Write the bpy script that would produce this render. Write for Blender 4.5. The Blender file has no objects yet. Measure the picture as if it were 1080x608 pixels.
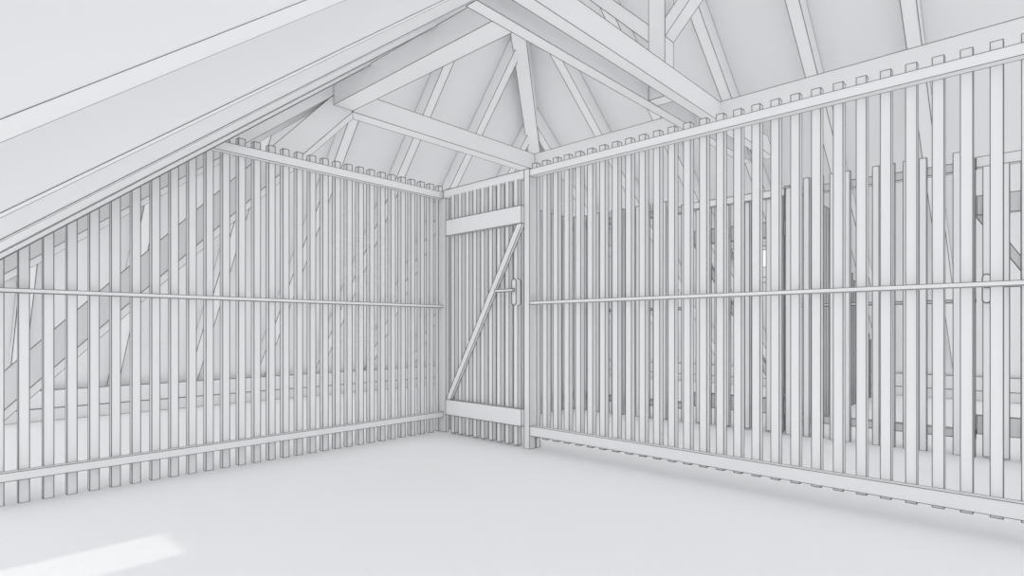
import bpy, bmesh, math
from mathutils import Vector

# ------------------------------------------------------------------ camera, sky, sun, exposure
scene = bpy.context.scene
col = scene.collection
EYE = 1.0                                   # eye height above the attic floor
FX, FY = 0.7313, 0.6820                     # view direction in plan
cam_data = bpy.data.cameras.new('camera')
cam_data.sensor_width = 36.0
cam_data.lens = 592.0 / 1080.0 * 36.0
cam_data.shift_y = 43.0 / 1080.0
cam_data.clip_start = 0.02
cam = bpy.data.objects.new('camera', cam_data)
col.objects.link(cam)
cam.location = (0, 0, EYE)
cam.rotation_euler = (math.radians(90), 0, math.atan2(-FX, FY))
scene.camera = cam

world = bpy.data.worlds.new('sky')
scene.world = world
world.use_nodes = True
bg = world.node_tree.nodes['Background']
bg.inputs[0].default_value = (0.98, 0.986, 1.0, 1)
bg.inputs[1].default_value = 4.0

sun_data = bpy.data.lights.new('sun', 'SUN')
sun_data.energy = 2.1
sun_data.angle = math.radians(2.2)
sun_data.color = (1.0, 0.985, 0.96)
sun = bpy.data.objects.new('sun', sun_data)
col.objects.link(sun)
sun.location = (-4, 3, 9)
sun.rotation_euler = Vector((1, 0, -2)).to_track_quat('-Z', 'Y').to_euler()

vs = scene.view_settings
vs.view_transform = 'Standard'
vs.look = 'None'
vs.gamma = 1
vs.use_curve_mapping = False
vs.exposure = -1.74
scene.cycles.max_bounces = 16
scene.cycles.diffuse_bounces = 12
# soft even daylight: indirect light by the renderer's fast global illumination
scene.cycles.use_fast_gi = True
scene.cycles.fast_gi_method = 'ADD'
scene.cycles.ao_bounces = 1
scene.cycles.ao_bounces_render = 1
world.light_settings.distance = 0.5
world.light_settings.ao_factor = 1.0

# ------------------------------------------------------------------ materials
def material(name, c, rough=0.9, mottled=0.0):
    m = bpy.data.materials.new(name)
    m.use_nodes = True
    nt = m.node_tree
    b = nt.nodes['Principled BSDF']
    b.inputs['Roughness'].default_value = rough
    b.inputs['Specular IOR Level'].default_value = 0.05
    b.inputs['Base Color'].default_value = (*c, 1)
    if mottled:
        n = nt.nodes.new('ShaderNodeTexNoise')
        n.inputs['Scale'].default_value = 3.0
        r = nt.nodes.new('ShaderNodeValToRGB')
        r.color_ramp.elements[0].color = (*[x * (1 - mottled) for x in c], 1)
        r.color_ramp.elements[1].color = (*[min(1, x * (1 + mottled)) for x in c], 1)
        nt.links.new(n.outputs['Fac'], r.inputs['Fac'])
        nt.links.new(r.outputs['Color'], b.inputs['Base Color'])
    return m

RHO, LN = 0.75, 0.19
WOOD = material('pale_matt_timber', (RHO, RHO * 1.004, RHO * 1.012), 0.9, 0.006)
BOARD = material('pale_matt_boarding', (0.72, 0.723, 0.73), 0.95, 0.006)
FLOOR = material('pale_matt_floor', (0.78, 0.783, 0.79), 0.95, 0.006)
LINE = material('grey_arris_line', (LN, LN, LN * 1.02), 0.9)
GLASS = bpy.data.materials.new('clear_glass')
GLASS.use_nodes = True
_nt = GLASS.node_tree
_nt.nodes.clear()
_o = _nt.nodes.new('ShaderNodeOutputMaterial')
_mx = _nt.nodes.new('ShaderNodeMixShader')
_mx.inputs[0].default_value = 0.06
_tr = _nt.nodes.new('ShaderNodeBsdfTransparent')
_gl = _nt.nodes.new('ShaderNodeBsdfGlossy')
_nt.links.new(_tr.outputs[0], _mx.inputs[1])
_nt.links.new(_gl.outputs[0], _mx.inputs[2])
_nt.links.new(_mx.outputs[0], _o.inputs[0])

# ------------------------------------------------------------------ mesh helpers
# positions are written (u, v, z): u along the left partition, v along the right one, z from eye level
def P(u, v, z):
    return Vector((u, v, z + EYE))

LINE_PX = 0.85
def line_width(pts, k=1.0):
    c = sum(pts, Vector()) / len(pts)
    d = max(1.2, c.x * FX + c.y * FY)
    return LINE_PX * k * d / 592.0

def finish(name, bm, parent=None, mats=(None,), smooth=False):
    me = bpy.data.meshes.new(name)
    bm.normal_update()
    bm.to_mesh(me)
    bm.free()
    for m in mats:
        me.materials.append(m)
    o = bpy.data.objects.new(name, me)
    col.objects.link(o)
    if parent:
        o.parent = parent
        o.matrix_parent_inverse = parent.matrix_world.inverted()
    return o

def arris_beads(bm, edges, sides=6):
    """thin dark bead along each arris"""
    todo = []
    for e, r in edges:
        p, q = e.verts[0].co.copy(), e.verts[1].co.copy()
        n = e.link_faces[0].normal + e.link_faces[1].normal
        todo.append((p, q, n, r))
    for p, q, n, r in todo:
        ax = (q - p).normalized()
        x = (n - ax * n.dot(ax)).normalized()
        y = ax.cross(x)
        p, q = p - ax * r * 0.5, q + ax * r * 0.5
        ra, rb_ = [], []
        for i in range(sides):
            c, s_ = math.cos(2 * math.pi * i / sides), math.sin(2 * math.pi * i / sides)
            o = (x * c + y * s_) * r
            ra.append(bm.verts.new(p + o))
            rb_.append(bm.verts.new(q + o))
        fs = [bm.faces.new((ra[i], ra[(i + 1) % sides], rb_[(i + 1) % sides], rb_[i])) for i in range(sides)]
        fs += [bm.faces.new(list(reversed(ra))), bm.faces.new(rb_)]
        for f in fs:
            f.material_index = 1

def prism(name, a, b, parent=None, mat=None, w=None, k=1.0, sharp=35, skip=None, thin=None):
    """solid between two matching outlines; its arrises carry a thin bead in the line colour"""
    bm = bmesh.new()
    va = [bm.verts.new(p) for p in a]
    vb = [bm.verts.new(p) for p in b]
    n = len(a)
    bm.faces.new(list(reversed(va)))
    bm.faces.new(vb)
    for i in range(n):
        bm.faces.new((va[i], va[(i + 1) % n], vb[(i + 1) % n], vb[i]))
    bmesh.ops.recalc_face_normals(bm, faces=bm.faces[:])
    bm.normal_update()
    if w is None:
        w = line_width(list(a) + list(b), k)
    ed = [e for e in bm.edges if len(e.link_faces) == 2 and e.calc_face_angle() > math.radians(sharp)]
    if skip:
        ed = [e for e in ed if not skip((e.verts[0].co + e.verts[1].co) / 2)]
    fine = [e for e in ed if thin and thin((e.verts[0].co + e.verts[1].co) / 2)]
    arris_beads(bm, [(e, w * (0.25 if e in fine else 0.5)) for e in ed])
    return finish(name, bm, parent, (mat or WOOD, LINE))

def box(name, u0, u1, v0, v1, z0, z1, parent=None, mat=None, w=None, k=1.0, skip=None):
    a = [P(u0, v0, z0), P(u1, v0, z0), P(u1, v1, z0), P(u0, v1, z0)]
    b = [P(u0, v0, z1), P(u1, v0, z1), P(u1, v1, z1), P(u0, v1, z1)]
    return prism(name, a, b, parent, mat, w, k, skip=skip)

def along_v(name, prof, v0, v1, parent=None, mat=None, w=None, k=1.0):
    return prism(name, [P(u, v0, z) for u, z in prof], [P(u, v1, z) for u, z in prof], parent, mat, w, k)

def along_u(name, prof, u0, u1, parent=None, mat=None, w=None, k=1.0):
    return prism(name, [P(u0, v, z) for v, z in prof], [P(u1, v, z) for v, z in prof], parent, mat, w, k)

def empty(name, u, v, z):
    o = bpy.data.objects.new(name, None)
    col.objects.link(o)
    o.location = P(u, v, z)
    o.empty_display_size = 0.1
    bpy.context.view_layer.update()
    return o

def tag(o, label, cat, group=None):
    o['label'] = label
    o['category'] = cat
    o['kind'] = 'thing'
    if group:
        o['group'] = group
    return o

def structure(o):
    o['kind'] = 'structure'
    return o

def slab(name, polys, lift, mat):
    """boarding: each polygon of points is given its thickness upwards (or outwards)"""
    bm = bmesh.new()
    for poly in polys:
        a = [bm.verts.new(p) for p in poly]
        b = [bm.verts.new(p + lift) for p in poly]
        n = len(a)
        bm.faces.new(a)
        bm.faces.new(list(reversed(b)))
        for i in range(n):
            bm.faces.new((a[i], b[i], b[(i + 1) % n], a[(i + 1) % n]))
    bmesh.ops.recalc_face_normals(bm, faces=bm.faces[:])
    return structure(finish(name, bm, None, (mat,)))

ORD = ['first', 'second', 'third', 'fourth', 'fifth', 'sixth', 'seventh', 'eighth', 'ninth', 'tenth', 'eleventh', 'twelfth']

# ------------------------------------------------------------------ roof planes (undersides of the rafters)
T, TH, OFF = 0.80, 1.22, 0.27
def near_z(u, v): return 0.141 + T * u - 0.0085 * v
def far_z(u): return 7.5 - T * u
def hip_z(v): return 9.042 - TH * v
def near_hip_v(u, d=0.0): return (9.042 - 0.141 - T * u) / (TH - 0.0085)
def far_hip_v(u): return (9.042 - 7.5 + T * u) / TH
VB = -4.2                                    # the roof is open towards the viewer's back

# floor
bm = bmesh.new()
bmesh.ops.create_grid(bm, x_segments=8, y_segments=8, size=8)
bmesh.ops.translate(bm, verts=bm.verts, vec=(5, 3.5, 0))
structure(finish('floor', bm, None, (FLOOR,)))

# near slope boarding, with an unseen hatch opening added to let the sun patch in
HU0, HU1, HV0, HV1 = -0.42, 0.115, 2.77, 3.12
def N(u, v): return P(u, v, near_z(u, v) + OFF)
UE = -0.78
polys = [[N(UE, VB), N(4.6, VB), N(4.6, HV0), N(UE, HV0)],
         [N(UE, HV0), N(HU0, HV0), N(HU0, HV1), N(UE, HV1)],
         [N(HU1, HV0), N(4.6, HV0), N(4.6, HV1), N(HU1, HV1)],
         [N(UE, HV1), N(4.6, HV1), N(4.6, near_hip_v(4.6)), N(UE, near_hip_v(UE))]]
slab('ceiling', polys, Vector((0, 0, 0.04)), BOARD)
t = empty('sun_patch_hatch', -0.15, 2.945, near_z(-0.15, 2.9) + OFF)
structure(t)
def nb(u0, u1, v0, v1):
    a = [N(u0, v0), N(u1, v0), N(u1, v1), N(u0, v1)]
    return [p - Vector((0, 0, 0.03)) for p in a], [p + Vector((0, 0, 0.1)) for p in a]
for q in ((HU0 - .04, HU1 + .04, HV0 - .04, HV0 - .002), (HU0 - .04, HU1 + .04, HV1 + .002, HV1 + .04)):  # trim around the added hatch, out of view
    prism('window_frame', *nb(*q), t)
for q in ((HU0 - .04, HU0 - .002, HV0, HV1), (HU1 + .002, HU1 + .04, HV0, HV1)):
    prism('window_frame', *nb(*q), t)

# far slope boarding with the roof window, and the flatter eave boarding below it
WU0, WU1, WV0, WV1 = 8.255, 8.685, 2.66, 3.2
def R_(u, v): return P(u, v, far_z(u) + OFF)
UC = 9.93
polys = [[R_(4.6, VB), R_(UC, VB), R_(UC, WV0), R_(4.6, WV0)],
         [R_(4.6, WV0), R_(WU0, WV0), R_(WU0, WV1), R_(4.6, WV1)],
         [R_(WU1, WV0), R_(UC, WV0), R_(UC, WV1), R_(WU1, WV1)],
         [R_(4.6, WV1), R_(UC, WV1), R_(UC, far_hip_v(UC)), R_(4.6, far_hip_v(4.6))]]
slab('ceiling', polys, Vector((0, 0, 0.04)), BOARD)
ze = far_z(UC) + OFF
VC = (9.042 + OFF - ze) / TH
slab('wall_right', [[P(UC, VB, ze), P(UC + .34, VB, -1), P(UC + .34, VC + .3, -1), P(UC, VC, ze)]],
     Vector((0.04, 0, 0)), BOARD)
t = empty('window_1', WU0, WV0, far_z(WU0))
structure(t)
def rb(u0, u1, v0, v1, lo=-0.05, hi=0.10):
    a = [R_(u0, v0), R_(u1, v0), R_(u1, v1), R_(u0, v1)]
    return [p + Vector((0, 0, lo)) for p in a], [p + Vector((0, 0, hi)) for p in a]
fr = prism('window_frame', *rb(WU0 - .06, WU0 - .002, WV0 - .06, WV1 + .06), t)
prism('window_frame', *rb(WU1 + .002, WU1 + .09, WV0 - .06, WV1 + .06), t)
prism('window_frame', *rb(WU0, WU1, WV0 - .06, WV0 - .002), t)
prism('window_frame', *rb(WU0, WU1, WV1 + .002, WV1 + .06), t)
prism('window_pane', *rb(WU0, WU1, WV0, WV1, 0.03, 0.038), t, GLASS, w=0.0005)

# hip slope boarding
def H_(u, v): return P(u, v, hip_z(v) + OFF)
VHC = (9.042 + OFF - ze) / TH
polys = [[H_(4.6, far_hip_v(4.6)), H_(UC, VHC), H_((9.042 - TH * VHC - 0.141 + 0.0085 * VHC) / T, VHC)]]
slab('ceiling', polys, Vector((0, 0, 0.04)), BOARD)
slab('wall_left', [[P(-0.75, VHC, ze), P(UC, VHC, ze), P(UC + .34, VHC + .3, -1), P(-1.3, VHC + .3, -1)]],
     Vector((0, 0.04, 0)), BOARD)

# gable wall closing the attic behind the viewer
slab('wall_back', [[P(-2.4, VB, -1), P(UC + .34, VB, -1), P(UC, VB, ze), P(4.6, VB, 4.12), P(UE, VB, -0.22), P(-2.4, VB, -0.95)]],
     Vector((0, -0.06, 0)), BOARD)

# ------------------------------------------------------------------ left partition
def batten(parent, u0, u1, v0, v1, z0, z1, name='batten'):
    return box(name, u0, u1, v0, v1, z0, z1, parent)

SL = 0.048
t = empty('slatted_partition', 2.0, 4.26, -1)
tag(t, 'long slatted timber partition on the left, cut off by the sloping rafters', 'partition')
for k in range(-2, 29):
    u0 = 0.423 + 0.1103 * k
    top = min(1.395, near_z(u0, 4.3) + 0.02)
    if top < 1.39:
        z2 = top + T * SL
        a = [P(u0, 4.255, -1), P(u0 + SL, 4.255, -1), P(u0 + SL, 4.303, -1), P(u0, 4.303, -1)]
        b = [P(u0, 4.255, top), P(u0 + SL, 4.255, z2), P(u0 + SL, 4.303, z2), P(u0, 4.303, top)]
        prism('batten', a, b, t)
    else:
        batten(t, u0, u0 + SL, 4.255, 4.303, -1, top)
def left_rail(name, u0, z0, z1, th, slope=False):
    us = u0 + ((z1 - z0) / T if slope else 0)
    prism(name, [P(u0, 4.2, z0), P(3.53, 4.2, z0), P(3.53, 4.2, z1), P(us, 4.2, z1)],
          [P(u0, 4.2 + th, z0), P(3.53, 4.2 + th, z0), P(3.53, 4.2 + th, z1), P(us, 4.2 + th, z1)], t, w=0.0042)
left_rail('top_rail', 1.40, 1.262, 1.325, 0.055, True)
left_rail('middle_rail', 0.1, 0.205, 0.228, 0.055)
left_rail('bottom_rail', 0.1, -0.856, -0.807, 0.055)

# ------------------------------------------------------------------ right partition and the door in it
t = empty('slatted_partition', 3.55, 1.2, -1)
tag(t, 'long slatted timber partition on the right, running towards the viewer', 'partition')
for k in range(0, 36):
    v1 = 3.088 - 0.1126 * k
    if v1 < -0.85:
        break
    batten(t, 3.56, 3.608, v1 - SL, v1, -0.911, 1.385)
box('top_rail', 3.502, 3.56, -0.9, 3.064, 1.266, 1.322, t, w=0.0038)
box('middle_rail', 3.502, 3.56, -0.9, 3.064, 0.203, 0.225, t, w=0.0035)
box('bottom_rail', 3.502, 3.56, -0.9, 3.064, -0.886, -0.81, t, w=0.0038)

t = empty('gateway', 3.55, 3.65, -1)
tag(t, 'plain timber frame of two posts and a header around the slatted door', 'gateway')
box('post', 3.5, 3.575, 3.065, 3.125, -1, 1.33, t)
box('post', 3.577, 3.63, 3.06, 3.11, -1, 1.26, t)
box('post', 3.53, 3.562, 4.165, 4.285, -1, 1.33, t)
box('header', 3.5, 3.56, 3.125, 4.165, 1.263, 1.33, t, skip=lambda m: m.z < 2.27 and m.x < 3.52)

def plate_shape(cv, z0, z1, w, n=10):
    r = w / 2
    pts = [(cv + r * math.cos(math.pi * i / n), z1 - r + r * math.sin(math.pi * i / n)) for i in range(n + 1)]
    pts += [(cv - r * math.cos(math.pi * i / n), z0 + r - r * math.sin(math.pi * i / n)) for i in range(n + 1)]
    return pts

def slatted_door(v_hi, v_lo, us, label, rail_front, n, hinge_left, top=1.25, lz=0.679, uz=0.891):
    """u of the batten faces, rails in front of or behind the battens"""
    d = empty('slatted_gate', us, (v_hi + v_lo) / 2, -1)
    tag(d, label, 'gate')
    VX = 0.075 if rail_front else 0.02
    step = (v_hi - v_lo - SL) / (n - 1)
    for i in range(n):
        v = v_lo + step * i
        box('batten', us, us + SL, v, v + SL - .003, -0.985, top, d, skip=lambda m: m.z > EYE + top - .02)
    if rail_front:
        r0, r1 = us - 0.037, us - 0.001
    else:
        r0, r1 = us + SL + 0.001, us + SL + 0.05
    box('rail', r0, r1, v_lo - VX, v_hi + 0.036, uz, uz + 0.149, d)
    box('rail', r0, r1, v_lo - VX, v_hi + 0.036, -lz - 0.144, -lz, d)
    lo, hi = -lz, uz
    L, Rr = v_hi + 0.036, v_lo - VX
    a = [(L, lo), (L - 0.062, lo), (Rr - 0.0, hi - 0.02), (Rr, hi), (Rr + 0.055, hi)]
    if not hinge_left:
        m = L + Rr
        a = [(m - v, z) for v, z in a]
        L, Rr = Rr, L
    prism('diagonal_brace', [P(r0 + .004, v, z) for v, z in a], [P(r1 - .004, v, z) for v, z in a], d)
    return d

d = slatted_door(4.056, 3.2, 3.502, 'slatted ledged door in the far corner, with a diagonal brace rising to the right', True, 9, True, 1.262, 0.67, 0.88)
def handle(d, us, cv, sgn):
    pl = plate_shape(cv, 0.198, 0.417, 0.05)
    hp = prism('handle_plate', [P(us - 0.058, v, z) for v, z in pl], [P(us - 0.001, v, z) for v, z in pl], d, k=1.4, sharp=40)
    v0, v1 = sorted((cv + 0.012 * -sgn, cv + 0.205 * sgn))
    box('lever', us - 0.085, us - 0.068, v0, v1, 0.312, 0.334, hp)
    vv = cv
    box('spindle', us - 0.069, us - 0.05, vv - 0.01, vv + 0.01, 0.313, 0.333, hp)
handle(d, 3.502, 3.19, 1)

# ------------------------------------------------------------------ second row of partitions behind
US = 5.65
def panel(label, v_lo, v_hi, v_start, n, posts=()):
    s = empty('slatted_partition', US + .05, (v_lo + v_hi) / 2, -1)
    tag(s, label, 'partition')
    for k in range(n):
        v = v_start + 0.1095 * k
        batten(s, US, US + SL, v - SL, v, -1, 1.395)
    box('top_rail', US + .049, US + .105, v_lo, v_hi, 1.255, 1.322, s)
    box('middle_rail', US + .049, US + .105, v_lo, v_hi, 0.208, 0.23, s)
    box('bottom_rail', US + .049, US + .105, v_lo, v_hi, -0.865, -0.80, s)
    for p in posts:
        box('post', US, US + .075, p, p + .06, -1, 1.33, s)
    return s
panel('slatted partition beyond the long right-hand one, between the two rear doors', 0.345, 1.72, 0.479, 12, (0.345, 1.67))
panel('slatted partition beyond the long right-hand one, at its far end by the hip', 2.72, 4.28, 2.90, 13, (2.72,))
d = slatted_door(2.62, 1.76, US, 'rear slatted door seen through the middle of the right partition', False, 9, False)
t = box('gateway_lintel', US - .02, US + .03, 1.735, 2.715, 1.258, 1.328)
tag(t, 'header rail over the rear slatted door behind the middle of the right partition', 'lintel')
d = slatted_door(0.30, -0.62, US, 'rear slatted door with handle at the right edge, behind the right partition', False, 9, False)
handle(d, US, 0.272, -1)
t = box('gateway_lintel', US + .049, US + .105, -0.9, 0.34, 1.264, 1.344)
tag(t, 'header rail over the rear slatted door with the oblong handle plate', 'lintel')

def cross_panel(label, v, u0, u1, n):
    s = empty('slatted_partition', (u0 + u1) / 2, v, -1)
    tag(s, label, 'partition')
    st = (u1 - u0) / n
    for k in range(n):
        u = u0 + st * k
        top = min(1.395, far_z(u + SL) - 0.03)
        batten(s, u, u + SL, v, v + SL, -1, top)
    ue = min(u1, (7.5 - 1.36) / T)
    box('top_rail', u0, ue, v + .049, v + .105, 1.262, 1.322, s)
    box('middle_rail', u0, min(u1, 8.9), v + .049, v + .105, 0.208, 0.23, s)
    box('bottom_rail', u0, u1, v + .049, v + .105, -0.856, -0.807, s)
cross_panel('slatted cross partition running back to the eave behind the right partition', 1.75, 5.84, 9.6, 34)
cross_panel('slatted end partition closing the passage behind the slatted door', 4.255, 3.66, 5.64, 18)

# ------------------------------------------------------------------ timber frame
t = along_u('hip_purlin', [(4.6, 2.0), (4.754, 2.0), (4.754, 2.195), (4.6, 2.195)], 2.785, 5.353, w=0.0065)
tag(t, 'horizontal purlin over the left partition carrying the hip rafters', 'beam')
t = box('far_purlin', 5.353, 5.51, VB, 4.754, 2.009, 2.20, w=0.0062)
tag(t, 'long horizontal purlin above and behind the right partition', 'beam')
t = box('near_purlin', 2.59, 2.782, 2.582, 4.6, 2.009, 2.19, w=0.0055)
tag(t, 'horizontal beam running from the strut head to the paired collar ties', 'beam')
def tong(v0, v1, label):
    uL, uR = (2.0 - 0.121) / T, (7.5 - 2.0) / T
    d = 0.19 / T
    o = along_v('collar_tie', [(uL, 2.0), (uR, 2.0), (uR - d, 2.19), (uL + d, 2.19)], v0, v1, w=0.0055)
    tag(o, label, 'beam', 'paired collar ties')
tong(2.225, 2.325, 'nearer beam of the paired horizontal collar ties clasping the upright post')
tong(2.484, 2.58, 'farther beam of the paired horizontal collar ties clasping the upright post')

t = box('king_post', 4.42, 4.575, 2.327, 2.482, 2.002, 3.6, w=0.006)
tag(t, 'square upright post standing between the paired collar ties', 'post')
def brace(v, s, label):
    L = 0.95
    a = [(v, 2.515), (v + s * L, 2.515 + L), (v + s * L, 2.67 + L), (v, 2.67)]
    o = prism('post_brace', [P(4.421, q, z) for q, z in a], [P(4.574, q, z) for q, z in a], w=0.006)
    tag(o, label, 'brace', 'post braces')
brace(2.326, -1, 'slanting brace rising to the right from the upright post')
brace(2.483, 1, 'slanting brace rising to the left from the upright post')
t = box('ridge_purlin', 4.42, 4.58, VB, 4.2, 3.6, 3.78)
tag(t, 'ridge beam resting on the upright post under the roof apex', 'beam')

# leaning strut and principal rafter in the plane of the hip purlin
sb = lambda z: 2.781 + (z - 2.0) / 1.045
st_ = lambda z: 2.526 + (z - 2.038) / 1.075
a = [P(sb(-1), 4.6, -1), P(sb(2.0), 4.6, 2.0), P(2.59, 4.6, 2.10), P(st_(-1), 4.6, -1)]
b = [P(sb(-1) + .093, 4.754, -1), P(sb(2.0) + .093, 4.754, 2.0), P(2.68, 4.754, 2.10), P(st_(-1) + .05, 4.754, -1)]
t = prism('leaning_strut', a, b, w=0.0055)
tag(t, 'broad leaning strut rising from the floor behind the left partition to the purlin', 'strut')
t = prism('principal_rafter',
          [P(-0.8, 4.6, -0.8 * T + .019), P(4.6, 4.6, 4.6 * T + .019), P(4.6, 4.6, 4.6 * T + .34), P(-0.8, 4.6, -0.8 * T + .34)],
          [P(-0.8, 4.75, -0.8 * T - .03), P(4.6, 4.75, 4.6 * T - .03), P(4.6, 4.75, 4.6 * T + .34), P(-0.8, 4.75, -0.8 * T + .34)], w=0.004)
tag(t, 'deep principal rafter of the left slope directly above the leaning strut', 'rafter')

# ------------------------------------------------------------------ rafters
def beam_poly(name, prof_a, prof_b, label, group, thin, w=None):
    o = prism(name, prof_a, prof_b, None, WOOD, w, thin=thin)
    return tag(o, label, 'rafter', group)

G = 'rafters of the left roof slope'
for i, v in enumerate([0.638, 1.46, 2.305, 3.16, 4.01]):
    w_ = 0.108
    vm = v + w_ / 2
    prof = [(UE, near_z(UE, vm)), (4.6, near_z(4.6, vm)), (4.6, near_z(4.6, vm) + OFF - .004), (UE, near_z(UE, vm) + OFF - .004)]
    d = max(0.55, v * 0.95)
    beam_poly('common_rafter', [P(u, v, z) for u, z in prof], [P(u, v + w_, z) for u, z in prof],
              'left roof slope rafter, %s counting from the viewer towards the hip' % ORD[i], G,
              lambda m: m.z - EYE - near_z(m.x, m.y) > OFF * .7, w=LINE_PX * d / 592)

G = 'rafters of the right roof slope'
idx = 0
for v in (0.745, 1.593, 2.455, 3.31, 4.156, 5.02, 5.88, 6.74):
    w_ = 0.112
    utop = 4.6
    if v > 4.2:
        utop = (TH * (v + w_ / 2) - 1.542) / T + 0.05
    prof = [(utop, far_z(utop)), (10.25, far_z(10.25)), (10.25, far_z(10.25) + OFF - .004), (utop, far_z(utop) + OFF - .004)]
    beam_poly('common_rafter', [P(u, v, z) for u, z in prof], [P(u, v + w_, z) for u, z in prof],
              'right roof slope rafter, %s counting from the viewer towards the hip' % ORD[idx], G,
              lambda m: m.z - EYE - far_z(m.x) > OFF * .7, w=0.0075)
    idx += 1

G = 'rafters of the hip slope'
idx = 0
for k in range(0, 9):
    u = 0.71 + 0.862 * k
    w_ = 0.112
    if u > 9.6:
        break
    um = u + w_ / 2
    vt = near_hip_v(um) if um < 4.6 else far_hip_v(um)
    vt += 0.04
    ve = 8.0
    if vt > ve - 0.3:
        continue
    prof = [(vt, hip_z(vt)), (ve, hip_z(ve)), (ve, hip_z(ve) + OFF - .004), (vt, hip_z(vt) + OFF - .004)]
    beam_poly('hip_jack_rafter', [P(u, v, z) for v, z in prof], [P(u + w_, v, z) for v, z in prof],
              'hip slope rafter, %s counting from the left' % ORD[idx], G,
              lambda m: m.z - EYE - hip_z(m.y) > OFF * .7, w=0.0085)
    idx += 1

def hip_rafter(u0, v0, z0, u1, v1, z1, label):
    d = Vector((u1 - u0, v1 - v0, 0)).normalized()
    s = Vector((-d.y, d.x, 0)) * 0.088
    A, B = P(u0, v0, z0), P(u1, v1, z1)
    up = Vector((0, 0, OFF + 0.02))
    dn = Vector((0, 0, -0.06))
    o = prism('hip_rafter', [A - s + dn, A + s + dn, A + s + up, A - s + up], [B - s + dn, B + s + dn, B + s + up, B - s + up], w=0.008)
    tag(o, label, 'rafter')
va = far_hip_v(4.6)
hip_rafter(4.6, va, hip_z(va), 10.2, far_hip_v(10.2), far_z(10.2), 'hip rafter running down from the roof apex behind the corner of the purlins')
hip_rafter(4.6, near_hip_v(4.6), hip_z(near_hip_v(4.6)), -0.7, near_hip_v(-0.7), near_z(-0.7, near_hip_v(-0.7)),
           'hip rafter running down to the left behind the leaning strut')

# ------------------------------------------------------------------ eave plates on the floor
def eave(label, prof, fn, a0, a1):
    s = empty('wall_plate', 0, 0, -1)
    tag(s, label, 'wall plate')
    fn('sole_plate', [(prof, -1.0), (prof + .26, -1.0), (prof + .26, -0.864), (prof, -0.864)], a0, a1, s, w=0.009)
    fn('top_plate', [(prof, -0.862), (prof + .26, -0.862), (prof + .26, -0.667), (prof, -0.667)], a0, a1, s, w=0.010)
eave('low eave plate on the floor along the hip, behind the left partition', 7.84, along_u, -0.6, 10.09)
eave('low eave plate on the floor along the right slope, behind the right partition', 10.1, along_v, VB, 8.09)
